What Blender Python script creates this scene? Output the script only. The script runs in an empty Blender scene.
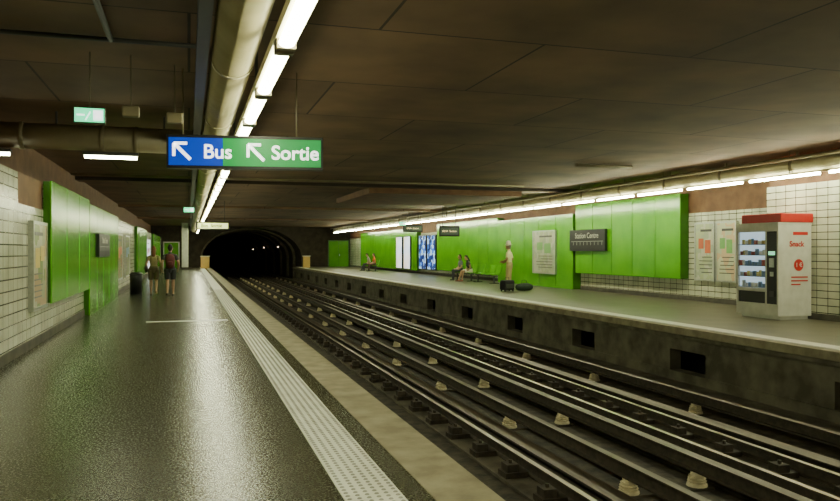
import bpy, bmesh, math, random
import numpy as np
from mathutils import Vector, Matrix
random.seed(4)
scene = bpy.context.scene
COL = scene.collection

# ------------------------------------------------------------------ helpers
def nodes_mat(name):
    m = bpy.data.materials.new(name); m.use_nodes = True
    nt = m.node_tree; b = nt.nodes["Principled BSDF"]
    return m, nt, b
def setc(b, c, r=0.5, metal=0.0, spec=None):
    b.inputs["Base Color"].default_value = (*c, 1)
    b.inputs["Roughness"].default_value = r
    b.inputs["Metallic"].default_value = metal
    if spec is not None: b.inputs["Specular IOR Level"].default_value = spec
def noisy(name, c1, c2, scale=5, rough=0.6, metal=0.0, bump=0.0, detail=6, lo=0.35, hi=0.65, bscale=None, stretch=None, rough2=None):
    m, nt, b = nodes_mat(name); setc(b, c1, rough, metal)
    tc = nt.nodes.new("ShaderNodeTexCoord"); mp = nt.nodes.new("ShaderNodeMapping")
    nt.links.new(tc.outputs["Object"], mp.inputs[0])
    if stretch: mp.inputs["Scale"].default_value = stretch
    n = nt.nodes.new("ShaderNodeTexNoise"); n.inputs["Scale"].default_value = scale; n.inputs["Detail"].default_value = detail
    nt.links.new(mp.outputs[0], n.inputs["Vector"])
    r = nt.nodes.new("ShaderNodeValToRGB")
    r.color_ramp.elements[0].position = lo; r.color_ramp.elements[0].color = (*c1, 1)
    r.color_ramp.elements[1].position = hi; r.color_ramp.elements[1].color = (*c2, 1)
    nt.links.new(n.outputs["Fac"], r.inputs[0]); nt.links.new(r.outputs[0], b.inputs["Base Color"])
    if rough2 is not None:
        mr = nt.nodes.new("ShaderNodeMapRange"); mr.inputs[1].default_value = lo; mr.inputs[2].default_value = hi
        mr.inputs[3].default_value = rough; mr.inputs[4].default_value = rough2
        nt.links.new(n.outputs["Fac"], mr.inputs[0]); nt.links.new(mr.outputs[0], b.inputs["Roughness"])
    if bump:
        n2 = nt.nodes.new("ShaderNodeTexNoise"); n2.inputs["Scale"].default_value = bscale or scale*3
        nt.links.new(mp.outputs[0], n2.inputs["Vector"])
        bp = nt.nodes.new("ShaderNodeBump"); bp.inputs["Strength"].default_value = bump; bp.inputs["Distance"].default_value = 0.01
        nt.links.new(n2.outputs["Fac"], bp.inputs["Height"]); nt.links.new(bp.outputs[0], b.inputs["Normal"])
    return m
def plain(name, c, r=0.5, metal=0.0):
    return noisy(name, c, tuple(min(1, x*1.12) for x in c), 9, r, metal)
def emis(name, c, s, base=None):
    m, nt, b = nodes_mat(name); setc(b, base or c, 0.4)
    b.inputs["Emission Color"].default_value = (*c, 1); b.inputs["Emission Strength"].default_value = s
    return m
def brickmat(name, c1, c2, mortar, w, h, ms, rough, axes="YZ", offset=0.0, bump=0.3, dirt=0.0, dirtscale=1.5):
    m, nt, b = nodes_mat(name); setc(b, c1, rough)
    tc = nt.nodes.new("ShaderNodeTexCoord"); sp = nt.nodes.new("ShaderNodeSeparateXYZ"); cb = nt.nodes.new("ShaderNodeCombineXYZ")
    nt.links.new(tc.outputs["Object"], sp.inputs[0])
    nt.links.new(sp.outputs[axes[0]], cb.inputs[0]); nt.links.new(sp.outputs[axes[1]], cb.inputs[1])
    br = nt.nodes.new("ShaderNodeTexBrick"); br.offset = offset
    br.inputs["Scale"].default_value = 1; br.inputs["Brick Width"].default_value = w; br.inputs["Row Height"].default_value = h
    br.inputs["Mortar Size"].default_value = ms; br.inputs["Color1"].default_value = (*c1, 1); br.inputs["Color2"].default_value = (*c2, 1)
    br.inputs["Mortar"].default_value = (*mortar, 1)
    nt.links.new(cb.outputs[0], br.inputs["Vector"])
    out = br.outputs["Color"]
    if dirt:
        n = nt.nodes.new("ShaderNodeTexNoise"); n.inputs["Scale"].default_value = dirtscale; n.inputs["Detail"].default_value = 8
        nt.links.new(tc.outputs["Object"], n.inputs["Vector"])
        mr = nt.nodes.new("ShaderNodeMapRange"); mr.inputs[1].default_value = .3; mr.inputs[2].default_value = .7
        mr.inputs[3].default_value = 1-dirt; mr.inputs[4].default_value = 1+dirt*.5
        nt.links.new(n.outputs["Fac"], mr.inputs[0])
        vm = nt.nodes.new("ShaderNodeVectorMath"); vm.operation = 'SCALE'
        nt.links.new(out, vm.inputs[0]); nt.links.new(mr.outputs[0], vm.inputs["Scale"]); out = vm.outputs[0]
    nt.links.new(out, b.inputs["Base Color"])
    bp = nt.nodes.new("ShaderNodeBump"); bp.inputs["Strength"].default_value = bump; bp.inputs["Distance"].default_value = 0.005; bp.invert = True
    nt.links.new(br.outputs["Fac"], bp.inputs["Height"]); nt.links.new(bp.outputs[0], b.inputs["Normal"])
    return m

def empty(name, loc=(0,0,0), rz=0):
    e = bpy.data.objects.new(name, None); e.location = loc; e.rotation_euler = (0,0,rz); e.empty_display_size = .1
    COL.objects.link(e); return e
def mk(name, bm, mat, parent=None, smooth=False, recalc=True):
    if recalc: bmesh.ops.recalc_face_normals(bm, faces=bm.faces[:])
    me = bpy.data.meshes.new(name); bm.to_mesh(me); bm.free()
    if isinstance(mat, (list, tuple)):
        for q in mat: me.materials.append(q)
    elif mat: me.materials.append(mat)
    if smooth:
        for p in me.polygons: p.use_smooth = True
    o = bpy.data.objects.new(name, me); COL.objects.link(o)
    if parent: o.parent = parent
    return o
def addbox(bm, x0,x1,y0,y1,z0,z1, mi=0):
    v = [bm.verts.new(p) for p in [(x0,y0,z0),(x1,y0,z0),(x1,y1,z0),(x0,y1,z0),(x0,y0,z1),(x1,y0,z1),(x1,y1,z1),(x0,y1,z1)]]
    for f in [(0,3,2,1),(4,5,6,7),(0,1,5,4),(1,2,6,5),(2,3,7,6),(3,0,4,7)]:
        fc = bm.faces.new([v[i] for i in f]); fc.material_index = mi
def box(name, x0,x1,y0,y1,z0,z1, mat, parent=None, bevel=0):
    bm = bmesh.new(); addbox(bm, x0,x1,y0,y1,z0,z1)
    if bevel: bmesh.ops.bevel(bm, geom=bm.edges[:], offset=bevel, segments=2, affect='EDGES', profile=.5)
    return mk(name, bm, mat, parent)
def tube(bm, pts, rx, ry=None, side=(1,0,0), seg=12, dome=True):
    pts = [Vector(p) for p in pts]; n = len(pts)
    if not isinstance(rx, (list, tuple)): rx = [rx]*n
    if ry is None: ry = rx
    if not isinstance(ry, (list, tuple)): ry = [ry]*n
    side = Vector(side); rings = []
    def frame(i):
        a = pts[max(i-1,0)]; b = pts[min(i+1,n-1)]; t = (b-a).normalized()
        s = side - t*side.dot(t)
        if s.length < 1e-3: s = Vector((0,1,0)) - t*t.y
        if s.length < 1e-3: s = Vector((0,0,1)) - t*t.z
        s.normalize(); return t, s, t.cross(s)
    def ring(c, s, k, a, b):
        rings.append([bm.verts.new(c + s*a*math.cos(2*math.pi*j/seg) + k*b*math.sin(2*math.pi*j/seg)) for j in range(seg)])
    for i in range(n):
        t, s, k = frame(i)
        if i == 0 and dome:
            m = min(rx[0], ry[0])
            ring(pts[0]-t*m*.95, s, k, rx[0]*.3, ry[0]*.3); ring(pts[0]-t*m*.7, s, k, rx[0]*.71, ry[0]*.71)
        ring(pts[i], s, k, rx[i], ry[i])
        if i == n-1 and dome:
            m = min(rx[-1], ry[-1])
            ring(pts[-1]+t*m*.7, s, k, rx[-1]*.71, ry[-1]*.71); ring(pts[-1]+t*m*.95, s, k, rx[-1]*.3, ry[-1]*.3)
    for a, b in zip(rings, rings[1:]):
        for j in range(seg):
            bm.faces.new((a[j], a[(j+1)%seg], b[(j+1)%seg], b[j]))
    bm.faces.new(rings[0][::-1]); bm.faces.new(rings[-1])
def cyl(name, p0, p1, r, mat, parent=None, seg=20):
    bm = bmesh.new(); tube(bm, [p0, p1], r, seg=seg, dome=False); o = mk(name, bm, mat, parent)
    for p in o.data.polygons: p.use_smooth = len(p.vertices) == 4
    return o
def text(name, s, size, loc, rot, mat, parent=None, off=0.0, align='LEFT'):
    c = bpy.data.curves.new(name, 'FONT'); c.body = s; c.size = size; c.offset = off; c.extrude = .002; c.align_x = align; c.align_y='CENTER'
    c.materials.append(mat); o = bpy.data.objects.new(name, c); COL.objects.link(o); o.location = loc; o.rotation_euler = rot
    if parent: o.parent = parent
    return o

# ------------------------------------------------------------------ materials
M = {}
M['tile'] = brickmat('white_tile', (.62,.63,.48), (.55,.56,.43), (.02,.02,.018), .30, .16, .009, .2, "YZ", dirt=.25)
M['tileX'] = brickmat('white_tile_x', (.62,.63,.48), (.55,.56,.43), (.02,.02,.018), .30, .16, .009, .2, "XZ", dirt=.25)
M['brown'] = noisy('brown_wall', (.13,.06,.03), (.19,.095,.045), 3, .7)
M['ceil'] = brickmat('ceiling_panels', (.20,.12,.066), (.15,.092,.052), (.03,.02,.012), 3.6, 2.4, .016, .75, "XY", offset=.5, dirt=.4, dirtscale=.8, bump=.6)
M['green'] = noisy('green_panel', (.085,.36,.003), (.115,.43,.004), 1.2, .2)
M['greend'] = noisy('green_dark', (.03,.13,.003), (.045,.18,.005), 3, .4)
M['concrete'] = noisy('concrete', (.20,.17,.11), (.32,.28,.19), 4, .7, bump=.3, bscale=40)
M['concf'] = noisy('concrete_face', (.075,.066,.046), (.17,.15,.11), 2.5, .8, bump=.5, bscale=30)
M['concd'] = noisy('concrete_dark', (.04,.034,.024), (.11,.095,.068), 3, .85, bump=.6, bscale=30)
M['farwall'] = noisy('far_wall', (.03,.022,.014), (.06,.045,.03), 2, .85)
M['bed'] = noisy('trackbed', (.016,.013,.010), (.07,.058,.040), 5, .8, bump=.9, bscale=25)
M['rail'] = noisy('rail_steel', (.30,.27,.20), (.5,.46,.36), 8, .3, .85, stretch=(1,.1,1))
M['way'] = noisy('way_steel', (.09,.075,.05), (.17,.14,.10), 4, .42, .5, stretch=(4,.2,1))
M['rust'] = noisy('rail_side', (.022,.017,.011), (.055,.04,.026), 12, .7)
M['insul'] = noisy('insulator', (.55,.48,.32), (.72,.64,.45), 9, .5)
M['white'] = noisy('white_paint', (.62,.62,.55), (.72,.72,.65), 5, .4)
M['duct'] = noisy('duct_sheet', (.36,.32,.19), (.46,.41,.26), 2, .45)
M['ductd'] = noisy('duct_olive', (.15,.125,.068), (.21,.175,.10), 2, .5)
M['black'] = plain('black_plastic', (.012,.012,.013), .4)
M['dgrey'] = plain('dark_grey', (.05,.05,.05), .5)
M['alu'] = noisy('aluminium', (.45,.47,.44), (.55,.57,.54), 20, .35, .8)
M['red'] = plain('red_plastic', (.50,.02,.015), .35)
LC = (.97, 1.0, .64)
M['lampL'] = emis('lamp_left', LC, 46)
M['lampR'] = emis('lamp_right', LC, 105)
M['lampX'] = emis('lamp_cross', LC, 45)
M['txt'] = emis('sign_text_white', (1,1,1), 2.2)
M['blueS'] = emis('sign_blue', (.002,.035,.42), 1.0, (.002,.03,.3))
M['greenS'] = emis('sign_green', (.0,.24,.045), 1.0, (0,.2,.04))
M['exitG'] = emis('exit_green', (.05,.8,.35), 2.2)
M['base'] = noisy('plinth', (.06,.055,.045), (.10,.09,.07), 4, .7)

def floor_mat(name, dark, light, r1, r2):
    m, nt, b = nodes_mat(name)
    tc = nt.nodes.new("ShaderNodeTexCoord")
    v = nt.nodes.new("ShaderNodeTexNoise"); v.inputs["Scale"].default_value = 60; v.inputs["Detail"].default_value = 4
    n = nt.nodes.new("ShaderNodeTexNoise"); n.inputs["Scale"].default_value = 1.6; n.inputs["Detail"].default_value = 10
    for q in (v, n): nt.links.new(tc.outputs["Object"], q.inputs["Vector"])
    r = nt.nodes.new("ShaderNodeValToRGB"); r.color_ramp.elements[0].position=.40; r.color_ramp.elements[0].color=(*dark,1)
    r.color_ramp.elements[1].position=.66; r.color_ramp.elements[1].color=(*light,1)
    nt.links.new(v.outputs["Fac"], r.inputs[0])
    mr = nt.nodes.new("ShaderNodeMapRange"); mr.inputs[1].default_value=.3; mr.inputs[2].default_value=.7; mr.inputs[3].default_value=.8; mr.inputs[4].default_value=1.2
    nt.links.new(n.outputs["Fac"], mr.inputs[0])
    vm = nt.nodes.new("ShaderNodeVectorMath"); vm.operation='SCALE'; nt.links.new(r.outputs[0], vm.inputs[0]); nt.links.new(mr.outputs[0], vm.inputs["Scale"])
    nt.links.new(vm.outputs[0], b.inputs["Base Color"])
    m2 = nt.nodes.new("ShaderNodeMapRange"); m2.inputs[1].default_value=.2; m2.inputs[2].default_value=.8; m2.inputs[3].default_value=r1; m2.inputs[4].default_value=r2
    nt.links.new(v.outputs["Fac"], m2.inputs[0]); nt.links.new(m2.outputs[0], b.inputs["Roughness"])
    bp = nt.nodes.new("ShaderNodeBump"); bp.inputs["Strength"].default_value=.5; bp.inputs["Distance"].default_value=.003
    nt.links.new(v.outputs["Fac"], bp.inputs["Height"]); nt.links.new(bp.outputs[0], b.inputs["Normal"])
    return m
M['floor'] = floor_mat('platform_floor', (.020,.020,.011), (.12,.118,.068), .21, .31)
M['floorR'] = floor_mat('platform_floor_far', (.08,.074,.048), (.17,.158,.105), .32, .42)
M['tact'] = noisy('tactile_white', (.68,.68,.60), (.80,.80,.72), 3, .45)
M['stud'] = noisy('tactile_stud', (.24,.24,.20), (.36,.36,.31), 3, .45)

# ------------------------------------------------------------------ room shell
YB, YE = -6.0, 70.0
XLE, XRE = 1.80, 9.28
XL, XLU, XR = -2.35, -3.2, 14.6
box('floor', XLU-.3, XLE, YB, YE, -1.4, 0, M['floor'])
box('floor_opposite', XRE, XR+.3, YB, YE, -.02, 0, M['floorR'])
bm = bmesh.new()
addbox(bm, XRE, XRE+.25, YB, YE, -.22, -.02)
addbox(bm, XRE+.09, XRE+.35, YB, YE, -.47, -.22)
addbox(bm, XRE+.05, XRE+.35, YB, YE, -1.4, -.90)
ny = [4.4+4.08*i for i in range(-2, 17)]
prev = YB
for y in ny:
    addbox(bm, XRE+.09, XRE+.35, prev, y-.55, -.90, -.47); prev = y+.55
addbox(bm, XRE+.09, XRE+.35, prev, YE, -.90, -.47)
addbox(bm, XRE-.55, XRE+.05, YB, YE, -1.4, -1.08)
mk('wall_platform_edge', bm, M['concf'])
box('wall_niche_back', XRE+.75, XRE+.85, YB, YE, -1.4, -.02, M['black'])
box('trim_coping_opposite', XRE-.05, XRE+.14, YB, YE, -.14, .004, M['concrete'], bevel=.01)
box('trim_tactile_opposite', XRE+.2, XRE+.55, YB, YE, 0, .008, M['tact'])
box('floor_trackbed', XLE-.02, XRE+.9, YB, YE+60, -1.45, -1.22, M['bed'])
box('trim_coping', 1.435, XLE+.03, YB, YE, -.12, .006, M['concrete'])
bm = bmesh.new(); addbox(bm, .903, 1.267, YB, YE, 0, .008, 0)
y = 1.5
while y < 30:
    for i in range(6):
        cx = .933+i*.0608
        lo = [bm.verts.new((cx+.017*math.cos(a*math.pi/3), y+.017*math.sin(a*math.pi/3), .008)) for a in range(6)]
        hi = [bm.verts.new((cx+.011*math.cos(a*math.pi/3), y+.011*math.sin(a*math.pi/3), .014)) for a in range(6)]
        for a in range(6):
            f = bm.faces.new((lo[a], lo[(a+1)%6], hi[(a+1)%6], hi[a])); f.material_index = 1
        f = bm.faces.new(hi); f.material_index = 1
    y += .0608
mk('trim_tactile_strip', bm, [M['tact'], M['stud']], recalc=False)
box('trim_floor_mark', -.87, .81, 16.85, 17.0, 0, .004, M['tact'])

bm = bmesh.new(); addbox(bm, XL-.25, XL, YB, 12.0, 0, 2.65); addbox(bm, XL-.25, XL, 12.0, 14.0, 0, 2.2); addbox(bm, XL-.25, XL, 14.0, YE, 0, 2.62)
mk('wall_left', bm, M['tile'])
box('wall_left_recess', XL-.24, XL-.02, 12.0, 14.0, 2.2, 2.66, M['brown'])
box('wall_left_upper', XLU-.15, XLU, YB, YE, 0, 3.9, M['brown'])
box('baseboard_left', XL, XL+.02, YB, YE, 0, .14, M['base'])
box('wall_right', XR, XR+.2, YB, YE, 0, 2.65, M['tile'])
box('wall_right_upper', XR+.03, XR+.2, YB, YE, 2.65, 3.9, M['brown'])
box('wall_right_recess', 13.2, XR, YB, 14.7, 0, 3.02, M['tile'])
box('wall_right_recess_upper', 13.25, XR, YB, 14.65, 3.02, 3.7, M['brown'])
box('baseboard_right', XR-.02, XR, 14.7, YE, 0, .14, M['base'])
box('baseboard_right_recess', 13.18, 13.2, YB, 14.7, 0, .14, M['base'])
box('ceiling', XLU-.2, XR+.3, YB, YE, 3.7, 3.9, M['ceil'])
box('wall_back', XLU-.2, XR+.3, YB-.2, YB, -1.4, 3.9, M['tileX'])
for i, yy in enumerate((24, 38, 52)):
    box('ceiling_beam' if i == 0 else 'ceiling_beam.%03d'%i, XLU, XR, yy, yy+.9, 3.60, 3.7, M['ceil'])
box('ceiling_slab', 5.7, 11.2, 24.2, 30, 3.42, 3.62, M['brown'])

# far wall with arched tunnel
bm = bmesh.new(); cx, hw, zs, ah = 5.5, 4.5, .9, 2.75
N = 24; arc = [(cx-hw*math.cos(math.pi*i/N), zs+ah*math.sin(math.pi*i/N)) for i in range(N+1)]
arc = [(cx-hw, -1.4)]+arc+[(cx+hw, -1.4)]
def vv(x, z, y): return bm.verts.new((x, y, z))
X0, X1 = XLU-.2, XR+.3
top = 3.9
def quad(a, b, c, d, y=YE): bm.faces.new([vv(*p, y) for p in (a, b, c, d)])
quad((X0,-1.4),(cx-hw,-1.4),(cx-hw,top),(X0,top)); quad((cx+hw,-1.4),(X1,-1.4),(X1,top),(cx+hw,top))
for a, b in zip(arc[1:-1], arc[2:-1]): quad((a[0],a[1]),(b[0],b[1]),(b[0],top),(a[0],top))
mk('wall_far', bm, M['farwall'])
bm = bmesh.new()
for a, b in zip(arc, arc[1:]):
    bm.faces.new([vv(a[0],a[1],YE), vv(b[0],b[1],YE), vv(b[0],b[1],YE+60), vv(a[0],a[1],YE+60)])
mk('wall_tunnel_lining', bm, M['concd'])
bm = bmesh.new()
for yy in (YE+4, YE+9, YE+15, YE+22, YE+32):
    k = .95
    for a, b in zip(arc, arc[1:]):
        ai = (cx+(a[0]-cx)*k, zs+(a[1]-zs)*k if a[1] > zs else a[1]); bi = (cx+(b[0]-cx)*k, zs+(b[1]-zs)*k if b[1] > zs else b[1])
        bm.faces.new([vv(a[0],a[1],yy), vv(b[0],b[1],yy), vv(*bi,yy), vv(*ai,yy)])
        bm.faces.new([vv(*ai,yy), vv(*bi,yy), vv(*bi,yy+.5), vv(*ai,yy+.5)])
mk('trim_tunnel_ribs', bm, M['concrete'])
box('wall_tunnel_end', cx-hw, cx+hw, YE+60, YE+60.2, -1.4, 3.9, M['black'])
e = empty('tunnel_lamp')
for i, (x, yy, z) in enumerate([(9.2, YE+12, 1.9), (9.2, YE+28, 1.9), (1.6, YE+20, 1.9), (9.2, YE+45, 1.7)]):
    box('bulb_%d'%i, x-.06, x+.06, yy-.1, yy+.1, z-.05, z+.05, emis('tunnel_bulb%d'%i, (1,.7,.45), 5), e)
    box('bracket_%d'%i, min(x, x+(.6 if x>5 else -.6)), max(x, x+(.6 if x>5 else -.6)), yy-.03, yy+.03, z+.05, z+.09, M['dgrey'], e)

# ------------------------------------------------------------------ tracks
def track(name, comps):
    e = empty(name)
    for k, (kind, x) in enumerate(comps):
        bm = bmesh.new(); topm = M['way']
        if kind == 'rail':
            prof = [(-.065,0),(.065,0),(.065,.012),(.012,.03),(.012,.115),(.036,.125),(.036,.155),(-.036,.155),(-.036,.125),(-.012,.115),(-.012,.03),(-.065,.012)]
            z0 = -1.185; topm = M['rail']
        elif kind == 'way':
            prof = [(-.12,0),(.12,0),(.12,.02),(.02,.03),(.02,.10),(.12,.11),(.12,.135),(-.12,.135),(-.12,.11),(-.02,.10),(-.02,.03),(-.12,.02)]
            z0 = -1.185
        else:
            prof = [(-.05,0),(.05,0),(.05,.02),(.01,.03),(.01,.14),(.05,.15),(.05,.17),(-.05,.17),(-.05,.15),(-.01,.14),(-.01,.03),(-.05,.02)]
            z0 = -1.03
        A = [bm.verts.new((x+p[0], YB, z0+p[1])) for p in prof]; B = [bm.verts.new((x+p[0], YE+55, z0+p[1])) for p in prof]
        n = len(prof)
        for i in range(n):
            f = bm.faces.new((A[i], A[(i+1)%n], B[(i+1)%n], B[i]))
            zt = max(prof[i][1], prof[(i+1)%n][1]); f.material_index = 0 if (prof[i][1] == prof[(i+1)%n][1] and zt > .13) else 1
        bm.faces.new(A[::-1]); bm.faces.new(B)
        mk('%s_%d'%(kind, k), bm, [topm, M['rust']], e)
    return e
t1 = track('railway_track', [('rail', 2.35), ('way', 2.02), ('rail', 3.95), ('way', 4.29), ('guide', 4.70)])
t2 = track('railway_track.001', [('guide', 5.60), ('way', 6.02), ('rail', 6.38), ('rail', 7.07), ('way', 7.48), ('guide', 8.07)])
box('plinth_1', 3.55, 4.5, YB, YE+55, -1.24, -1.185, M['concd'], t1)
box('plinth_1b', 1.8, 2.55, YB, YE+55, -1.24, -1.185, M['concd'], t1)
box('plinth_2', 5.82, 6.58, YB, YE+55, -1.24, -1.185, M['concd'], t2)
box('plinth_3', 6.65, 7.7, YB, YE+55, -1.24, -1.185, M['concd'], t2)
bm = bmesh.new(); y = 1.5
while y < 75:
    for x in (3.70, 6.77):
        addbox(bm, x-.12, x+.17, y-.12, y+.12, -1.19, -1.12); addbox(bm, x-.09, x+.06, y-.09, y+.09, -1.12, -1.03)
        tube(bm, [(x-.01, y, -1.03), (x-.01, y, -.99)], .025, seg=6, dome=False)
    y += .97
mk('rail_chairs', bm, M['rust'], t1)
bm = bmesh.new(); y = 7.33-3.27*3
while y < 75:
    for x in (4.70, 5.60, 8.07):
        tube(bm, [(x, y, -1.19+z) for z in (0,.03,.035,.06,.065,.09,.095,.12,.125,.16)], [.12,.115,.095,.11,.09,.105,.085,.095,.075,.07], seg=12, dome=False)
    y += 3.27
mk('track_insulators', bm, M['insul'], t2)
bm = bmesh.new(); y = 7.33-3.27*3
while y < 75:
    addbox(bm, 4.55, 5.75, y-.12, y+.12, -1.23, -1.19); addbox(bm, 7.9, 8.3, y-.12, y+.12, -1.23, -1.19); y += 3.27
mk('sleepers', bm, M['concd'], t2)

# ------------------------------------------------------------------ lighting fixtures and ducts
e = empty('ceiling_light_strip')
box('housing', .60, .76, -5.5, 68, 3.06, 3.14, M['duct'], e)
y = -4.6; bm = bmesh.new(); bmc = bmesh.new()
while y < 67:
    tube(bm, [(.68, y, 3.03), (.68, y+1.5, 3.03)], .06, .035, side=(1,0,0), seg=12, dome=False)
    addbox(bmc, .61, .75, y-.07, y, 2.99, 3.07); addbox(bmc, .61, .75, y+1.5, y+1.57, 2.99, 3.07)
    y += 1.72
mk('tubes', bm, M['lampL'], e); mk('end_caps', bmc, M['ductd'], e)
bm = bmesh.new(); y = -4
while y < 66:
    addbox(bm, .66, .69, y, y+.03, 3.14, 3.7); y += 4
mk('hangers', bm, M['dgrey'], e)
e = empty('ventilation_duct')
cyl('main', (.38, -5.5, 3.28), (.38, 68, 3.28), .19, M['duct'], e, 28)
bm = bmesh.new(); y = -5
while y < 68:
    tube(bm, [(.38, y, 3.28), (.38, y+.06, 3.28)], .2, seg=28, dome=False); addbox(bm, .36, .40, y, y+.04, 3.46, 3.7); y += 3
mk('joints', bm, M['duct'], e)
box('cable_tray', .06, .16, -5.5, 68, 3.2, 3.32, M['dgrey'], e)
cyl('branch', (-3.2, 12.9, 3.3), (.25, 12.9, 3.3), .20, M['ductd'], e, 28)
for i, x in enumerate((-2.95, -2.5, -1.35, -.85, .05)):
    cyl('branch_ring_%d'%i, (x, 12.9, 3.3), (x+.07, 12.9, 3.3), .215, M['ductd'], e, 28)
bm = bmesh.new()
for x in (-2.0, -.4): addbox(bm, x, x+.03, 12.89, 12.92, 3.48, 3.7)
mk('branch_hangers', bm, M['dgrey'], e)
for k, (xa, xb) in enumerate([(-3.1, -2.62), (-1.6, -.78)]):
    e = empty('fluorescent_lamp' if k == 0 else 'fluorescent_lamp.001')
    box('housing', xa, xb, 12.84, 12.96, 3.03, 3.083, M['dgrey'], e)
    cyl('tube', (xa+.02, 12.9, 3.01), (xb-.02, 12.9, 3.01), .03, M['lampX'], e, 12)

e = empty('ventilation_duct.001')
cyl('main', (12.80, -5.5, 3.38), (12.80, 68, 3.38), .19, M['duct'], e, 24)
bm = bmesh.new(); y = -5
while y < 68:
    tube(bm, [(12.80, y, 3.38), (12.80, y+.08, 3.38)], .205, seg=24, dome=False); addbox(bm, 12.78, 12.82, y, y+.04, 3.56, 3.7); y += 2.29
mk('joints', bm, M['ductd'], e)
cyl('side_pipe', (12.38, -5.5, 3.5), (12.38, 68, 3.5), .04, M['ductd'], e, 12)
e = empty('ceiling_light_strip.001')
box('housing', 12.55, 12.60, -5.5, 68, 3.165, 3.20, M['duct'], e)
bm = bmesh.new(); y = 12.5-2.29*7
while y < 67:
    tube(bm, [(12.575, y, 3.135), (12.575, y+2.03, 3.135)], .028, seg=10, dome=False); y += 2.29
mk('tubes', bm, M['lampR'], e)
bm = bmesh.new(); y = -5
while y < 68: addbox(bm, 12.565, 12.585, y, y+.02, 3.2, 3.7); y += 4.58
mk('hangers', bm, M['ductd'], e)

e = empty('ceiling_conduit')
cyl('cross', (-3.2, 8.2, 3.66), (.1, 8.2, 3.66), .025, M['dgrey'], e, 8)
cyl('lengthwise', (-.76, -5, 3.66), (-.76, 8.2, 3.66), .03, M['dgrey'], e, 8)
cyl('cross_far', (-3.1, 22.5, 3.62), (10.5, 22.5, 3.62), .03, M['ductd'], e, 8)
cyl('cross_right', (9.2, 16.7, 3.65), (10.8, 16.7, 3.65), .04, M['ductd'], e, 8)

# ------------------------------------------------------------------ hanging signs
def arrow(bm, cx, cz, s, y):
    def st(a, b, w):
        a = Vector((a[0], 0, a[1])); b = Vector((b[0], 0, b[1])); d = (b-a).normalized(); n = Vector((-d.z, 0, d.x))*w/2
        pts = [a-n, b-n, b+n, a+n]
        f = [bm.verts.new((cx+p.x*s, y, cz+p.z*s)) for p in pts]; g = [bm.verts.new((cx+p.x*s, y-.003, cz+p.z*s)) for p in pts]
        bm.faces.new(g)
        for i in range(4): bm.faces.new((f[i], f[(i+1)%4], g[(i+1)%4], g[i]))
    st((.5,-.5), (-.42,.42), .2); st((-.5,.5), (.3,.5), .18); st((-.5,.5), (-.5,-.3), .18)
e = empty('direction_sign', (.655, 9.25, 2.70), math.radians(-8))
box('case', -.92, .92, 0, .14, -.20, .20, M['black'], e)
box('panel_blue', -.895, -.27, -.006, 0, -.165, .165, M['blueS'], e)
box('panel_green', -.27, .895, -.006, 0, -.165, .165, M['greenS'], e)
bm = bmesh.new(); arrow(bm, -.74, 0, .19, -.006); arrow(bm, .12, 0, .19, -.006); mk('arrows', bm, M['txt'], e)
text('text_bus', 'Bus', .235, (-.50, -.008, -.005), (math.pi/2,0,0), M['txt'], e, .003)
text('text_sortie', 'Sortie', .235, (.30, -.008, -.005), (math.pi/2,0,0), M['txt'], e, .003)
for i, x in enumerate((-.74, .6)): cyl('rod_%d'%i, (x, .07, .2), (x, .07, 1.0), .008, M['ductd'], e, 8)

def exit_sign(nm, loc, w, h, toplen):
    e = empty(nm, loc)
    box('case', -w/2, w/2, 0, .07, -h/2, h/2, M['dgrey'], e)
    box('face', -w/2+.01, w/2-.01, -.006, 0, -h/2+.01, h/2-.01, M['exitG'], e)
    bm = bmesh.new()
    addbox(bm, .12*w, .42*w, -.01, -.006, -.32*h, .32*h)
    tube(bm, [(-.12*w,-.008,-.3*h), (-.03*w,-.008,0), (.02*w,-.008,.18*h)], .04*h, seg=6)
    addbox(bm, -.4*w, -.15*w, -.01, -.006, -.05*h, .05*h)
    mk('pictogram', bm, M['txt'], e)
    cyl('rod', (0, .035, h/2), (0, .035, toplen), .006, M['ductd'], e, 8)
exit_sign('exit_sign', (-1.04, 8.9, 3.0), .32, .17, .7)
exit_sign('exit_sign.001', (0.0, 27, 2.92), .36, .18, .78)
exit_sign('exit_sign.002', (11.3, 40, 3.0), .4, .2, .7)
for i, (x, yy) in enumerate([(-.62, 8.9), (-.16, 9.2)]):
    e = empty('ceiling_speaker' if i == 0 else 'ceiling_speaker.001', (x, yy, 3.07))
    box('body', -.09, .09, 0, .12, -.06, .06, M['ductd'], e, .015); cyl('rod', (0,.06,.06), (0,.06,.63), .006, M['ductd'], e, 8)
e = empty('train_indicator_display', (1.0, 34, 2.6))
box('case', -.7, .7, 0, .2, -.17, .17, M['black'], e); box('face', -.64, .64, -.01, 0, -.12, .12, emis('disp', (.9,1,.35), 1.6), e)
text('label', 'Bus  Sortie', .2, (-.5, -.015, 0), (math.pi/2,0,0), M['black'], e, .004)
for i, x in enumerate((-.35,.5)): cyl('rod_%d'%i, (x,.1,.17), (x,.1,.39 if i==0 else 1.1), .015, M['dgrey'], e, 8)
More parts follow.
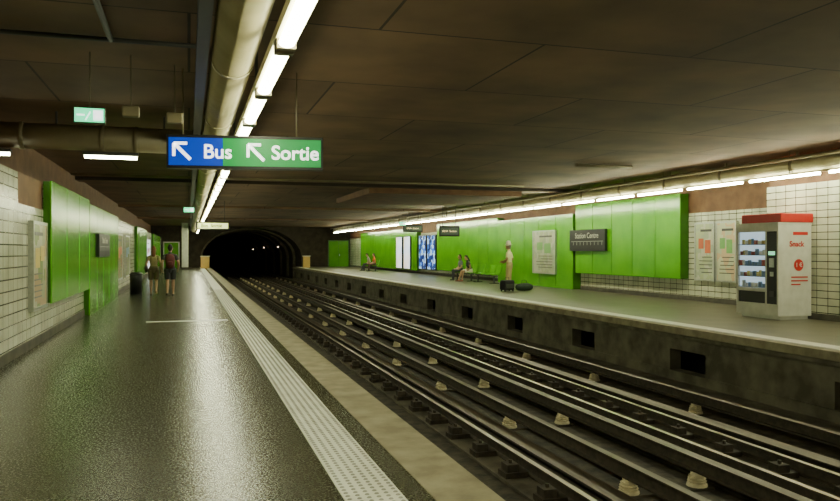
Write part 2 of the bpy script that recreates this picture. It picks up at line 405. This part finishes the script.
for i, (x, yy, z, w, h) in enumerate([(11.6, 33, 2.42, .95, .5), (11.9, 40, 2.75, 1.1, .4)]):
    e = empty('timetable_display' + ('' if i == 0 else '.001'), (x, yy, z), math.radians(-14))
    box('case', -w/2, w/2, 0, .18, -h/2, h/2, M['black'], e, .02)
    box('screen', -w/2+.06, w/2-.06, -.01, 0, -h/2+.08, h/2-.08, emis('scr%d'%i, (.05,.07,.05), .5), e)
    text('time', '00:04  Station', .12, (0, -.015, 0), (math.pi/2,0,0), emis('amber%d'%i, (1,.8,.4), 1.2), e, 0, 'CENTER')
    for j, xx in enumerate((-.3,.3)): cyl('rod_%d'%j, (xx,.09,h/2), (xx,.09,3.69-z), .015, M['dgrey'], e, 8)

# ------------------------------------------------------------------ wall cladding & posters
def panels(nm, face, d, y0, y1, z0, z1, n, mat):
    e = empty(nm); w = (y1-y0)/n
    bm = bmesh.new()
    for i in range(n):
        a = y0+i*w+.015; b = y0+(i+1)*w-.015
        addbox(bm, min(face, face+d*.03), max(face, face+d*.03), a, b, z0, z1)
    bmesh.ops.bevel(bm, geom=bm.edges[:], offset=.006, segments=1, affect='EDGES')
    mk('sheets', bm, mat, e)
    wallx = XL if d < 0 else XR
    box('backing', min(face+d*.03, wallx), max(face+d*.03, wallx), y0+.01, y1-.01, z0+.01, z1-.01, M['greend'], e)
    return e
panels('wall_cladding', 14.3, 1, 19.5, 26.0, .65, 3.26, 5, M['green'])
panels('wall_cladding.001', 14.25, 1, 26.1, 33.5, .0, 2.95, 5, M['green'])
panels('wall_cladding.002', 14.3, 1, 33.6, 43.0, .35, 3.1, 7, M['green'])
panels('wall_cladding.003', 14.3, 1, 47.2, 64.0, .2, 3.0, 10, M['green'])
panels('wall_cladding.004', -2.22, -1, 13.95, 19.0, .62, 2.70, 3, M['green'])
panels('wall_cladding.005', -2.22, -1, 19.05, 26.5, .0, 2.62, 5, M['green'])
panels('wall_cladding.006', -2.22, -1, 36, 44, .3, 2.62, 5, M['green'])
panels('wall_cladding.007', -2.22, -1, 52, 64, .3, 2.62, 7, M['green'])

def poster_mat(name, cols, emi=0.0, scale=3.0):
    m, nt, b = nodes_mat(name); setc(b, cols[0], .25)
    tc = nt.nodes.new("ShaderNodeTexCoord"); v = nt.nodes.new("ShaderNodeTexVoronoi"); v.inputs["Scale"].default_value = scale; v.distance='CHEBYCHEV'
    nt.links.new(tc.outputs["Object"], v.inputs["Vector"])
    sp = nt.nodes.new("ShaderNodeSeparateColor"); nt.links.new(v.outputs["Color"], sp.inputs[0])
    r = nt.nodes.new("ShaderNodeValToRGB"); r.color_ramp.interpolation='CONSTANT'
    for i, c in enumerate(cols):
        if i < 2: el = r.color_ramp.elements[i]
        else: el = r.color_ramp.elements.new(.5)
        el.position = i/len(cols); el.color = (*c, 1)
    nt.links.new(sp.outputs[0], r.inputs[0]); nt.links.new(r.outputs[0], b.inputs["Base Color"])
    if emi:
        nt.links.new(r.outputs[0], b.inputs["Emission Color"]); b.inputs["Emission Strength"].default_value = emi
    return m
ACC = [plain('accent_%d'%i, c, .35) for i, c in enumerate([(.55,.12,.05),(.08,.2,.4),(.15,.35,.1),(.6,.45,.1)])]
def poster(nm, face, d, y0, y1, z0, z1, mat, fmat, t=.05, lines=True, acc=0):
    e = empty(nm, (face, (y0+y1)/2, (z0+z1)/2)); w = (y1-y0)/2; h = (z1-z0)/2
    f = .05
    bm = bmesh.new()
    xa, xb = sorted((0, d*t)); addbox(bm, xa, xb, -w, w, -h, -h+f); addbox(bm, xa, xb, -w, w, h-f, h); addbox(bm, xa, xb, -w, -w+f, -h+f, h-f); addbox(bm, xa, xb, w-f, w, -h+f, h-f)
    mk('frame', bm, fmat, e)
    xa, xb = sorted((d*.015, d*t)); box('sheet', xa, xb, -w+f, w-f, -h+f, h-f, mat, e)
    if lines:
        bm = bmesh.new()
        xs = sorted((d*.010, d*.0149))
        for k in range(5):
            zz = -h*.2-k*h*.13; addbox(bm, *xs, -w*.75, w*(.2+.5*random.random()), zz, zz+h*.03)
        addbox(bm, *xs, -w*.7, w*.4, h*.68, h*.76)
        mk('print', bm, M['dgrey'], e)
        bm = bmesh.new(); addbox(bm, *xs, -w*.6, -w*.05, -h*.05, h*.4); addbox(bm, *xs, w*.1, w*.6, h*.1, h*.45)
        mk('picture', bm, ACC[acc], e)
    return e
P1 = poster_mat('poster_pale', [(.5,.52,.35), (.62,.6,.45), (.35,.42,.22), (.6,.45,.3)], 0, 3)
P2 = poster_mat('poster_notice', [(.6,.6,.42), (.5,.53,.38), (.62,.45,.3), (.55,.57,.4), (.42,.48,.34)], 0, 4)
P3 = poster_mat('poster_blue', [(.01,.03,.15), (.03,.12,.4), (.3,.45,.65), (.01,.02,.08)], 1.8, 4)
P4 = poster_mat('poster_bright', [(.6,.7,.8), (.5,.6,.8), (.8,.8,.85), (.7,.6,.5)], 1.8, 2.5)
P5 = poster_mat('poster_map', [(.5,.55,.40), (.4,.45,.34), (.55,.55,.45), (.45,.5,.32)], 0, 5)
poster('advertising_poster', -2.27, -1, 12.7, 13.9, .58, 1.98, P1, M['alu'], .08, True, 3)
poster('advertising_poster.001', -2.29, -1, 27.2, 29.2, .5, 2.1, P2, M['alu'], .06, True, 0)
poster('advertising_poster.002', -2.29, -1, 30.5, 32.6, .5, 2.1, P5, M['alu'], .06, True, 1)
poster('advertising_poster.003', -2.29, -1, 45.5, 49.5, .4, 2.2, P4, M['alu'], .06)
poster('notice_board', 14.5, 1, 17.3, 18.15, .62, 2.35, P2, M['alu'], .1, True, 2)
poster('notice_board.001', 14.5, 1, 18.2, 19.1, .62, 2.35, P5, M['alu'], .1, True, 0)
poster('advertising_poster.004', 14.16, 1, 27.4, 29.5, .55, 2.36, P5, M['alu'], .08, True, 2)
poster('advertising_poster.005', 14.35, 1, 43.4, 45.1, .3, 2.5, P3, M['black'], .25, False)
poster('advertising_poster.006', 14.35, 1, 45.3, 46.9, .3, 2.5, P3, M['black'], .25, False)
poster('advertising_poster.007', 14.2, 1, 48.4, 50.0, .25, 2.5, P4, M['black'], .1, False)
poster('advertising_poster.008', 14.2, 1, 50.4, 52.0, .25, 2.5, P4, M['black'], .1, False)
def name_sign(nm, face, d, y0, y1, z0, z1):
    e = empty(nm, (face, (y0+y1)/2, (z0+z1)/2)); w=(y1-y0)/2; h=(z1-z0)/2
    xa, xb = sorted((0, d*.10)); box('board', xa, xb, -w, w, -h, h, M['black'], e, .01)
    rz = -math.pi/2 if d > 0 else math.pi/2
    text('label', 'Station Centre', h*.72, (-d*.004, 0, h*.42), (math.pi/2, 0, rz), M['white'], e, .0, 'CENTER')
    xs = sorted((-d*.004, 0))
    bm = bmesh.new(); addbox(bm, *xs, -w*.9, w*.9, -h*.12, -h*.08)
    for k in range(9): addbox(bm, *xs, -w*.85+k*w*.2, -w*.85+k*w*.2+.02, -h*.45, -h*.15)
    mk('route_line', bm, M['alu'], e)
name_sign('station_name_sign', 14.16, 1, 23.6, 26.2, 1.5, 2.3)
name_sign('station_name_sign.001', -2.13, -1, 20.2, 22.8, 1.35, 1.95)
e = empty('door_1', (13.5, 69.95, 0)); box('leaf', -.9, .9, -.05, 0, 0, 2.4, M['green'], e)
bm = bmesh.new(); addbox(bm, -1.0, -.9, -.08, 0, 0, 2.5); addbox(bm, .9, 1.0, -.08, 0, 0, 2.5); addbox(bm, -1, 1, -.08, 0, 2.4, 2.5); addbox(bm, -.01, .01, -.06, -.05, 0, 2.4); mk('frame', bm, M['greend'], e)
box('handle', .06, .1, -.1, -.05, 1.0, 1.2, M['alu'], e)
e = empty('door_2', (-1.5, 69.95, 0)); box('leaf', -.6, .6, -.05, 0, 0, 2.2, M['green'], e)
bm = bmesh.new(); addbox(bm, -.7, -.6, -.08, 0, 0, 2.3); addbox(bm, .6, .7, -.08, 0, 0, 2.3); addbox(bm, -.7, .7, -.08, 0, 2.2, 2.3); mk('frame', bm, M['white'], e)
box('handle', .4, .45, -.1, -.05, 1.0, 1.2, M['alu'], e)
OC = plain('ochre', (.65,.42,.12), .5)
e = empty('platform_end_barrier', (1.3, 66, 0))
box('post', -.35, .35, 0, .3, 0, 1.0, OC, e, .03); box('cap', -.4, .4, -.03, .33, 1.0, 1.06, M['white'], e, .01)
e = empty('platform_end_barrier.001', (9.9, 66, 0))
box('post', -.3, .3, 0, .3, 0, 1.0, OC, e, .03); box('cap', -.35, .35, -.03, .33, 1.0, 1.06, M['white'], e, .01)
e = empty('column', (-.3, 62, 0)); box('shaft', -.25, .25, 0, .5, 0, 3.7, M['white'], e, .02); box('foot', -.3, .3, -.05, .55, 0, .2, M['base'], e)

# ------------------------------------------------------------------ vending machine
e = empty('vending_machine', (12.25, 13.3, 0))
W, D, Hh = 1.3, .9, 2.08
bm = bmesh.new()
addbox(bm, .06, D, 0, W, .08, Hh); addbox(bm, .10, D-.05, .05, W-.05, 0, .08)
mk('cabinet', bm, M['white'], e)
cw = .34
bm = bmesh.new()
addbox(bm, 0, .06, 0, .04, .08, Hh); addbox(bm, 0, .06, W-.06, W, .08, Hh); addbox(bm, 0, .06, .04, W-.06, Hh-.14, Hh); addbox(bm, 0, .06, .04, W-.06, .08, .34)
addbox(bm, 0, .06, cw, cw+.05, .34, Hh-.14); addbox(bm, 0, .06, cw+.05, W-.06, .60, .68)
mk('front_frame', bm, M['white'], e)
box('control_panel', .005, .06, .04, cw, .34, Hh-.14, M['black'], e)
box('keypad', -.008, .005, .12, .26, 1.15, 1.35, M['alu'], e); box('coin_slot', -.008, .005, .14, .24, .95, 1.05, M['alu'], e)
box('display', -.008, .005, .10, .28, 1.42, 1.5, emis('vend_disp', (.3,.9,.5), 1.2), e)
box('coin_tray', -.01, .005, .12, .26, .5, .62, M['dgrey'], e)
box('delivery_hatch', .02, .06, cw+.05, W-.06, .34, .60, M['black'], e)
box('window_back', .05, .06, cw+.05, W-.06, .68, Hh-.14, emis('vend_lit', (.55,.75,.9), .8, (.5,.55,.6)), e)
bm = bmesh.new()
for s in range(5):
    z = .70+s*.24; addbox(bm, .0, .05, cw+.05, W-.06, z-.012, z)
mk('shelves', bm, M['dgrey'], e)
pc = [plain('snack_%d'%i, c, .4) for i, c in enumerate([(.35,.08,.06),(.6,.5,.2),(.15,.25,.4),(.7,.7,.65),(.5,.55,.55)])]
bm = bmesh.new()
for s in range(5):
    z = .70+s*.24; yy = cw+.08
    while yy < W-.14:
        w = random.choice((.05,.07,.09)); addbox(bm, .012, .045, yy, yy+w, z, z+random.uniform(.08,.14), random.randrange(5)); yy += w+.03
mk('products', bm, pc, e)
box('header', .0, D+.02, 0, W, Hh, Hh+.06, M['white'], e, .01)
box('header_red', .05, D+.04, -.02, W-.1, Hh+.06, Hh+.26, M['red'], e, .02)
bm = bmesh.new()
a = [(.55+.13*math.cos(t*math.pi/12), 1.2+.13*math.sin(t*math.pi/12)) for t in range(24)]
bm.faces.new([bm.verts.new((x, -.004, z)) for x, z in a]); addbox(bm, .40, .8, -.005, 0, 1.86, 1.93)
addbox(bm, .35, .8, -.005, 0, .92, .95); addbox(bm, .35, .8, -.005, 0, .84, .87); addbox(bm, .35, .6, -.005, 0, .76, .79)
mk('side_graphic', bm, M['red'], e)
text('side_text', 'Snack', .17, (.30, -.006, 1.66), (math.pi/2,0,0), M['red'], e, .004)
text('side_cup', '1 €', .13, (.46, -.01, 1.2), (math.pi/2,0,0), M['white'], e, .002)

# ------------------------------------------------------------------ benches
def bench(nm, loc, n, L):
    e = empty(nm, loc)
    box('beam', -.03, .05, 0, L, .33, .40, M['dgrey'], e)
    bm = bmesh.new()
    for y in (.3, L-.3):
        addbox(bm, -.03, .03, y-.03, y+.03, 0, .36); addbox(bm, -.22, .22, y-.04, y+.04, 0, .03)
    mk('legs', bm, M['dgrey'], e)
    p = L/n; bm = bmesh.new()
    for i in range(n):
        yc = p*(i+.5); hw = p*.42
        prof = [(-.26,.42),(-.25,.45),(-.08,.43),(.08,.43),(.16,.48),(.21,.62),(.26,.85),(.29,.85),(.245,.6),(.19,.44),(.1,.40),(-.1,.40)]
        A = [bm.verts.new((x, yc-hw, z)) for x, z in prof]; B = [bm.verts.new((x, yc+hw, z)) for x, z in prof]; m = len(prof)
        for j in range(m): bm.faces.new((A[j], A[(j+1)%m], B[(j+1)%m], B[j]))
        bm.faces.new(A); bm.faces.new(B)
        addbox(bm, -.1, .12, yc-.05, yc+.05, .38, .42)
    mk('seats', bm, M['green'], e)
bench('bench', (13.3, 31.4, 0), 4, 2.6)
bench('bench.001', (13.3, 34.3, 0), 4, 2.6)
bench('bench.002', (13.0, 53.0, 0), 4, 2.6)

e = empty('trash_bin', (-1.72, 27.2, 0))
bm = bmesh.new(); tube(bm, [(0,0,.02),(0,0,.7),(0,0,.78)], [.19,.21,.17], seg=20, dome=False); mk('body', bm, M['black'], e, True)
cyl('rim', (0,0,.70), (0,0,.73), .22, M['dgrey'], e); cyl('foot', (0,0,0), (0,0,.03), .2, M['dgrey'], e)

# ------------------------------------------------------------------ people
def mats_plain(n, c, r=.8): return noisy(n, c, tuple(x*1.25 for x in c), 30, r)
SK = noisy('skin', (.42,.24,.15), (.48,.28,.18), 20, .55); SKT = noisy('skin_tan', (.33,.17,.09), (.38,.20,.11), 20, .55)
def person(nm, loc, heading, scale, pose, outfit, female=False):
    """local frame: face toward +Y, z up."""
    e = empty(nm, loc, heading); s = scale
    P = Vector(pose['pelvis']); a = math.radians(pose.get('lean', 0))
    up = Vector((0, math.sin(a), math.cos(a))); fw = Vector((0, math.cos(a), -math.sin(a))); ex = Vector((1,0,0))
    B = lambda x, f, u: P + ex*x + fw*f + up*u
    bm = bmesh.new(); bones = []
    wst = .118 if female else .14; shx = .150 if female else .175
    tube(bm, [B(0,0,-.08), B(0,0,.02), B(0,.0,.13), B(0,.01,.27), B(0,.0,.39), B(0,-.01,.455)], [.13,.165 if female else .155,wst,.145 if female else .16,shx,.10], [.10,.115,.09,.112,.10,.06], side=ex, seg=20)
    bones += [(B(0,0,-.08), B(0,0,.08), .13, 'hips'), (B(0,0,.08), B(0,0,.45), .13, 'torso')]
    if female:
        for k in (-1,1): tube(bm, [B(k*.07,.06,.30), B(k*.07,.085,.29)], .055, seg=10)
    tube(bm, [B(0,-.01,.44), B(0,.005,.60)], [.062,.05], seg=12); bones.append((B(0,-.01,.50), B(0,.005,.58), .05, 'neck'))
    ht = math.radians(pose.get('turn', 0)); hp = math.radians(pose.get('nod', 0))
    HC = B(0,.015,.66); R = Matrix.Rotation(ht, 3, 'Z') @ Matrix.Rotation(-hp - a*.6, 3, 'X')
    Hh_ = lambda x, f, u: HC + R @ Vector((x, f, u))
    tube(bm, [Hh_(0,.055,-.105), Hh_(0,.035,-.065), Hh_(0,.01,-.01), Hh_(0,-.005,.05), Hh_(0,-.01,.09)], [.03,.056,.072,.074,.05], [.03,.064,.088,.092,.06], side=R@ex, seg=16)
    tube(bm, [Hh_(0,.094,.012), Hh_(0,.108,-.025)], [.008,.013], seg=8)
    for k in (-1,1): tube(bm, [Hh_(k*.076,-.005,.02), Hh_(k*.074,.0,-.03)], .009, .016, side=R@ex, seg=8)
    bones.append((Hh_(0,0,-.09), Hh_(0,0,.08), .08, 'head'))
    pants = outfit.get('legs', 'trousers'); sleeve = outfit.get('sleeve', .6)
    for k, side in ((-1,'L'), (1,'R')):
        sh = B(k*(shx+.005), 0, .415); el = B(*pose['el'+side]); wr = B(*pose['wr'+side])
        tube(bm, [B(k*.10,0,.42), sh], [.06,.052], seg=12); tube(bm, [sh, sh.lerp(el,.4), el], [.05,.047,.037], seg=12)
        tube(bm, [el, el.lerp(wr,.35), wr], [.037,.038,.025], seg=12)
        bones += [(sh, el, .045, 'uarm'), (el, wr, .033, 'farm')]
        if sleeve > 0:
            tube(bm, [sh, sh.lerp(el, sleeve)], [.058,.056], seg=12, dome=False)
        d = (wr-el).normalized()
        d2 = Vector(pose.get('hand'+side, tuple(d))).normalized()
        n = Vector((k*-1, 0, 0)); n = (n - d2*n.dot(d2)).normalized(); sd = d2.cross(n)
        if sd.y < 0 and abs(sd.y) > .2: sd = -sd
        tube(bm, [wr, wr+d2*.04, wr+d2*.085], [.022,.036,.038], [.018,.016,.014], side=sd, seg=12)
        bones.append((wr, wr+d2*.17, .03, 'hand'))
        for j, (o, L) in enumerate(((.028,.070),(.010,.080),(-.009,.075),(-.027,.058))):
            b0 = wr+d2*.085+sd*o; b1 = b0+d2*L*.5+n*.008; b2 = b1+d2*L*.35+n*.022
            tube(bm, [b0, b1, b2], [.0088,.0082,.007], seg=8)
        t0 = wr+d2*.03+sd*.03; tube(bm, [t0, t0+d2*.03+sd*.022+n*.006, t0+d2*.06+sd*.028+n*.014], [.011,.010,.008], seg=8)
        hip = P + Vector((k*.088, 0, -.03)); kn = Vector(pose['kn'+side]); an = Vector(pose['an'+side]); fd = Vector(pose.get('ft'+side, (k*.15,1,0))).normalized()
        tube(bm, [hip, hip.lerp(kn,.35), hip.lerp(kn,.8), kn], [.088,.082,.058,.052], seg=14)
        back = (kn-an).normalized().cross(ex); back = Vector((0,-1,0)) if back.length < .1 else (back if back.y < 0 else -back)
        tube(bm, [kn, kn.lerp(an,.3)+back*.012, kn.lerp(an,.7), an], [.050,.054,.038,.034], seg=14)
        bones += [(hip, kn, .07, 'thigh'), (kn, an, .045, 'shin')]
        fb = Vector((0,0,-.045)); ln = pose.get('tilt'+side, 0)
        heel = an+fb-fd*.045+Vector((0,0,ln)); toe = an+fb+fd*.155-Vector((0,0,.008+ln*.3))
        tube(bm, [heel, an+fb+fd*.05+Vector((0,0,.005+ln*.5)), toe], [.034,.044,.036], [.034,.034,.022], side=fd.cross(Vector((0,0,1))), seg=12)
        tube(bm, [an, an+fb*.6], [.034,.036], seg=10)
        bones.append((heel, toe, .035, 'foot'))
        if pants == 'shorts': tube(bm, [hip, hip.lerp(kn,.82)], [.105,.088], seg=16, dome=False)
        elif pants == 'trousers': tube(bm, [hip, kn, kn.lerp(an,.5), kn.lerp(an,.98)], [.10,.072,.066,.062], seg=16, dome=False)
    me = bpy.data.meshes.new(nm+'_raw'); bmesh.ops.recalc_face_normals(bm, faces=bm.faces[:]); bm.to_mesh(me); bm.free()
    o = bpy.data.objects.new('tmp', me); COL.objects.link(o)
    rm = o.modifiers.new('r', 'REMESH'); rm.mode = 'VOXEL'; rm.voxel_size = .0075
    sm = o.modifiers.new('s', 'SMOOTH'); sm.iterations = 2; sm.factor = .5
    dg = bpy.context.evaluated_depsgraph_get(); me2 = bpy.data.meshes.new_from_object(o.evaluated_get(dg))
    bpy.data.objects.remove(o)
    sk = outfit.get('skin', SK)
    me2.materials.clear()
    for q in (sk, outfit['top'], outfit['bottom'], outfit['shoe']): me2.materials.append(q)
    n = len(me2.polygons); C = np.zeros(n*3, dtype=np.float32); me2.polygons.foreach_get('center', C); C = C.reshape(-1,3)
    best = np.full(n, 1e9); idx = np.zeros(n, int); T = np.zeros(n)
    for bi, (p0,p1,r,tag) in enumerate(bones):
        p0 = np.array(p0); dv = np.array(p1)-p0; t = np.clip(((C-p0)@dv)/max(1e-9, dv@dv), 0, 1)
        dd = np.linalg.norm(C-(p0+t[:,None]*dv), axis=1)-r
        m = dd < best; best[m] = dd[m]; idx[m] = bi; T[m] = t[m]
    mi = np.zeros(n, dtype=np.int32)
    lt = {'shorts':.82, 'trousers':1.1}[pants]
    for bi, b in enumerate(bones):
        m = idx == bi; tag = b[3]
        if tag == 'torso': mi[m] = 1
        elif tag == 'hips': mi[m] = 2
        elif tag == 'uarm': mi[m & (T < sleeve)] = 1
        elif tag == 'thigh': mi[m & (T < lt)] = 2
        elif tag == 'shin' and pants == 'trousers': mi[m] = 2
        elif tag == 'foot': mi[m] = 3
    me2.polygons.foreach_set('material_index', mi)
    me2.polygons.foreach_set('use_smooth', np.ones(n, dtype=bool)); me2.update()
    ob = bpy.data.objects.new('body', me2); COL.objects.link(ob); ob.parent = e; me2.name = 'body'
    bm = bmesh.new()
    for k in (-1,1): tube(bm, [Hh_(k*.030,.080,.008), Hh_(k*.030,.086,.008)], .009, seg=8)
    mk('eyes', bm, M['black'], e, True)
    bm = bmesh.new(); tube(bm, [Hh_(-.02,.088,-.055), Hh_(0,.094,-.055), Hh_(.02,.088,-.055)], .005, seg=8); mk('mouth', bm, M['lip'], e, True)
    bm = bmesh.new()
    tube(bm, [Hh_(0,-.03,-.05), Hh_(0,-.025,.0), Hh_(0,-.018,.05), Hh_(0,-.015,.092)], [.055,.078,.083,.058], [.055,.078,.094,.07], side=R@ex, seg=18)
    if outfit.get('long'):
        tube(bm, [Hh_(0,-.05,.03), Hh_(0,-.075,-.06), Hh_(0,-.085,-.16), Hh_(0,-.085,-.24)], [.07,.075,.07,.04], [.04,.04,.032,.02], side=R@ex, seg=14)
    mk('hair', bm, outfit['hair'], e, True)
    if outfit.get('hat'):
        bm = bmesh.new(); tube(bm, [Hh_(0,-.005,.045), Hh_(0,-.005,.055)], [.135,.13], seg=20, dome=False); tube(bm, [Hh_(0,-.008,.05), Hh_(0,-.01,.13)], [.092,.08], [.103,.09], side=R@ex, seg=20)
        mk('hat', bm, outfit['hat'], e, True)
    if outfit.get('backpack'):
        bm = bmesh.new(); tube(bm, [B(0,-.20,.06), B(0,-.21,.2), B(0,-.20,.36), B(0,-.18,.42)], [.13,.15,.14,.10], [.07,.09,.08,.05], side=ex, seg=18)
        tube(bm, [B(0,-.30,.10), B(0,-.30,.2)], [.09,.09], [.03,.03], side=ex, seg=14)
        for k in (-1,1): tube(bm, [B(k*.10,-.12,.42), B(k*.10,.0,.475), B(k*.11,.10,.36), B(k*.13,.09,.2), B(k*.13,-.12,.1)], [.014]*5, [.022]*5, seg=8)
        mk('backpack', bm, outfit['backpack'], e, True)
    if outfit.get('bag'):
        bm = bmesh.new(); q = B(*outfit['bagpos']); tube(bm, [q+Vector((0,-.13,0)), q, q+Vector((0,.13,0))], [.05,.07,.05], [.10,.13,.10], side=ex, seg=14)
        tube(bm, [q+Vector((0,-.08,.1)), q+Vector((.02,-.03,.40)), q+Vector((.04,.03,.40)), q+Vector((0,.08,.1))], .01, seg=6)
        mk('shoulder_bag', bm, outfit['bag'], e, True)
    e.scale = (s,s,s); return e
M['lip'] = plain('lip', (.35,.09,.07), .5)
H_red = mats_plain('hair_auburn', (.14,.05,.02)); H_dk = mats_plain('hair_dark', (.02,.014,.01)); H_gy = mats_plain('hair_grey', (.25,.22,.18))
walk1 = dict(pelvis=(0,0,.93), lean=3, elL=(-.24,-.06,.16), wrL=(-.24,.06,-.05), elR=(.24,-.12,.17), wrR=(.25,-.06,-.07),
             knL=(-.09,.10,.49), anL=(-.09,.12,.085), knR=(.09,.02,.49), anR=(.09,-.24,.14), tiltR=.06)
walk2 = dict(pelvis=(0,0,.93), lean=2, elL=(-.26,-.08,.17), wrL=(-.25,.05,-.03), elR=(.27,-.02,.17), wrR=(.25,.12,-.01),
             knL=(-.09,.05,.49), anL=(-.09,-.12,.10), knR=(.09,.10,.49), anR=(.09,.13,.085), tiltL=.03)
person('walking_woman', (-1.14, 26.8, 0), 0, .97, walk1, dict(top=mats_plain('top_olive', (.26,.20,.10)), bottom=mats_plain('skirt_tan', (.12,.09,.05)), shoe=mats_plain('shoe_tan', (.15,.10,.06)),
       legs='shorts', sleeve=.35, hair=H_red, long=True, bag=mats_plain('bag_dk', (.03,.02,.015)), bagpos=(-.24,.0,.0)), True)
person('walking_man', (-.60, 26.4, 0), 0, 1.0, walk2, dict(top=mats_plain('top_grey', (.05,.05,.045)), bottom=mats_plain('shorts_dk', (.03,.03,.035)), shoe=mats_plain('shoe_dk', (.06,.05,.04)),
       legs='shorts', sleeve=.6, hair=H_dk, backpack=mats_plain('backpack_maroon', (.09,.02,.018))))
stand = dict(pelvis=(0,0,.93), lean=2, elL=(-.28,.0,.18), wrL=(-.17,.20,.12), elR=(.29,-.04,.18), wrR=(.18,.19,.10), handL=(.3,.8,-.3), handR=(-.3,.8,-.3), turn=8,
             knL=(-.12,.03,.49), anL=(-.15,.0,.085), knR=(.12,.03,.49), anR=(.16,.05,.085))
person('standing_man', (11.75, 26.5, 0), math.radians(50), 1.06, stand, dict(top=mats_plain('shirt_cream', (.80,.72,.40)), bottom=mats_plain('trousers_cream', (.50,.40,.19)), shoe=mats_plain('shoe_brn', (.08,.05,.03)),
       legs='trousers', sleeve=.75, hair=H_gy, hat=mats_plain('cap_white', (.75,.70,.55)), skin=SKT))
sit = dict(pelvis=(0,0,.535), lean=6, elL=(-.22,.06,.15), wrL=(-.12,.27,.06), elR=(.22,.06,.15), wrR=(.12,.27,.06), handL=(.2,.9,-.15), handR=(-.2,.9,-.15),
           knL=(-.10,.44,.50), anL=(-.10,.48,.085), knR=(.10,.44,.50), anR=(.10,.40,.085), nod=10)
sit2 = dict(sit); sit2.update(lean=18, anR=(.06,.60,.085), knR=(.08,.45,.49), nod=15)
HD = math.pi/2
person('seated_woman', (13.28, 34.65, 0), HD, 1.0, sit2, dict(top=mats_plain('top_black', (.03,.028,.03)), bottom=mats_plain('skirt_white', (.70,.65,.55)), shoe=mats_plain('shoe_red', (.2,.05,.03)),
       legs='shorts', sleeve=.4, hair=H_dk, long=True), True)
person('seated_man', (13.28, 35.95, 0), HD, 1.0, sit, dict(top=mats_plain('top_bluegrey', (.12,.13,.16)), bottom=mats_plain('trousers_dark', (.04,.04,.05)), shoe=M['black'], legs='trousers', hair=H_dk))
person('seated_woman.001', (12.98, 53.4, 0), HD, 1.0, sit, dict(top=mats_plain('top_orange', (.7,.14,.03)), bottom=mats_plain('trousers_brn', (.10,.06,.04)), shoe=M['black'], legs='trousers', hair=H_dk, long=True), True)
person('seated_man.001', (12.98, 54.9, 0), HD, 1.02, sit2, dict(top=mats_plain('top_white', (.35,.3,.3)), bottom=mats_plain('trousers_blk', (.03,.03,.04)), shoe=M['black'], legs='trousers', hair=H_dk))

def suitcase(nm, loc, rz, mat, w=.42, d=.25, h=.55):
    e = empty(nm, loc, rz)
    box('shell', -w/2, w/2, -d/2, d/2, .05, h, mat, e, .05)
    bm = bmesh.new()
    for x in (-w/2+.06, w/2-.06):
        for y in (-d/2+.05, d/2-.05): tube(bm, [(x-.015,y,.03),(x+.015,y,.03)], .03, seg=10, dome=False, side=(0,1,0))
    mk('wheels', bm, M['black'], e)
    bm = bmesh.new(); tube(bm, [(-.08,0,h-.02),(-.08,0,h+.1),(.08,0,h+.1),(.08,0,h-.02)], .012, seg=8); mk('handle', bm, M['dgrey'], e)
    box('pocket', -w/2+.06, w/2-.06, -d/2-.03, -d/2, .12, h-.15, M['dgrey'], e, .01)
suitcase('suitcase', (11.33, 25.75, 0), .3, mats_plain('case_black', (.02,.02,.025)), .5, .3, .42)
e = empty('duffel_bag', (12.02, 25.75, 0))
bm = bmesh.new(); tube(bm, [(-.22,0,.15),(0,0,.155),(.22,0,.15)], [.13,.15,.13], seg=16, side=(0,1,0)); mk('body', bm, mats_plain('duffel', (.03,.05,.035)), e, True)
bm = bmesh.new(); tube(bm, [(-.12,0,.28),(-.08,0,.4),(.08,0,.4),(.12,0,.28)], .012, seg=6); mk('straps', bm, M['black'], e)

# ------------------------------------------------------------------ world + camera
w = bpy.data.worlds.new('World'); scene.world = w; w.use_nodes = True
w.node_tree.nodes['Background'].inputs[0].default_value = (.02,.018,.012,1); w.node_tree.nodes['Background'].inputs[1].default_value = .3
cd = bpy.data.cameras.new('Camera'); cd.sensor_width = 36; cd.lens = 750*36/840; cd.clip_end = 300
co = bpy.data.objects.new('Camera', cd); co.location = (0,0,1.52); co.rotation_euler = (math.pi/2, 0, -math.atan(231/750)); COL.objects.link(co)
scene.camera = co
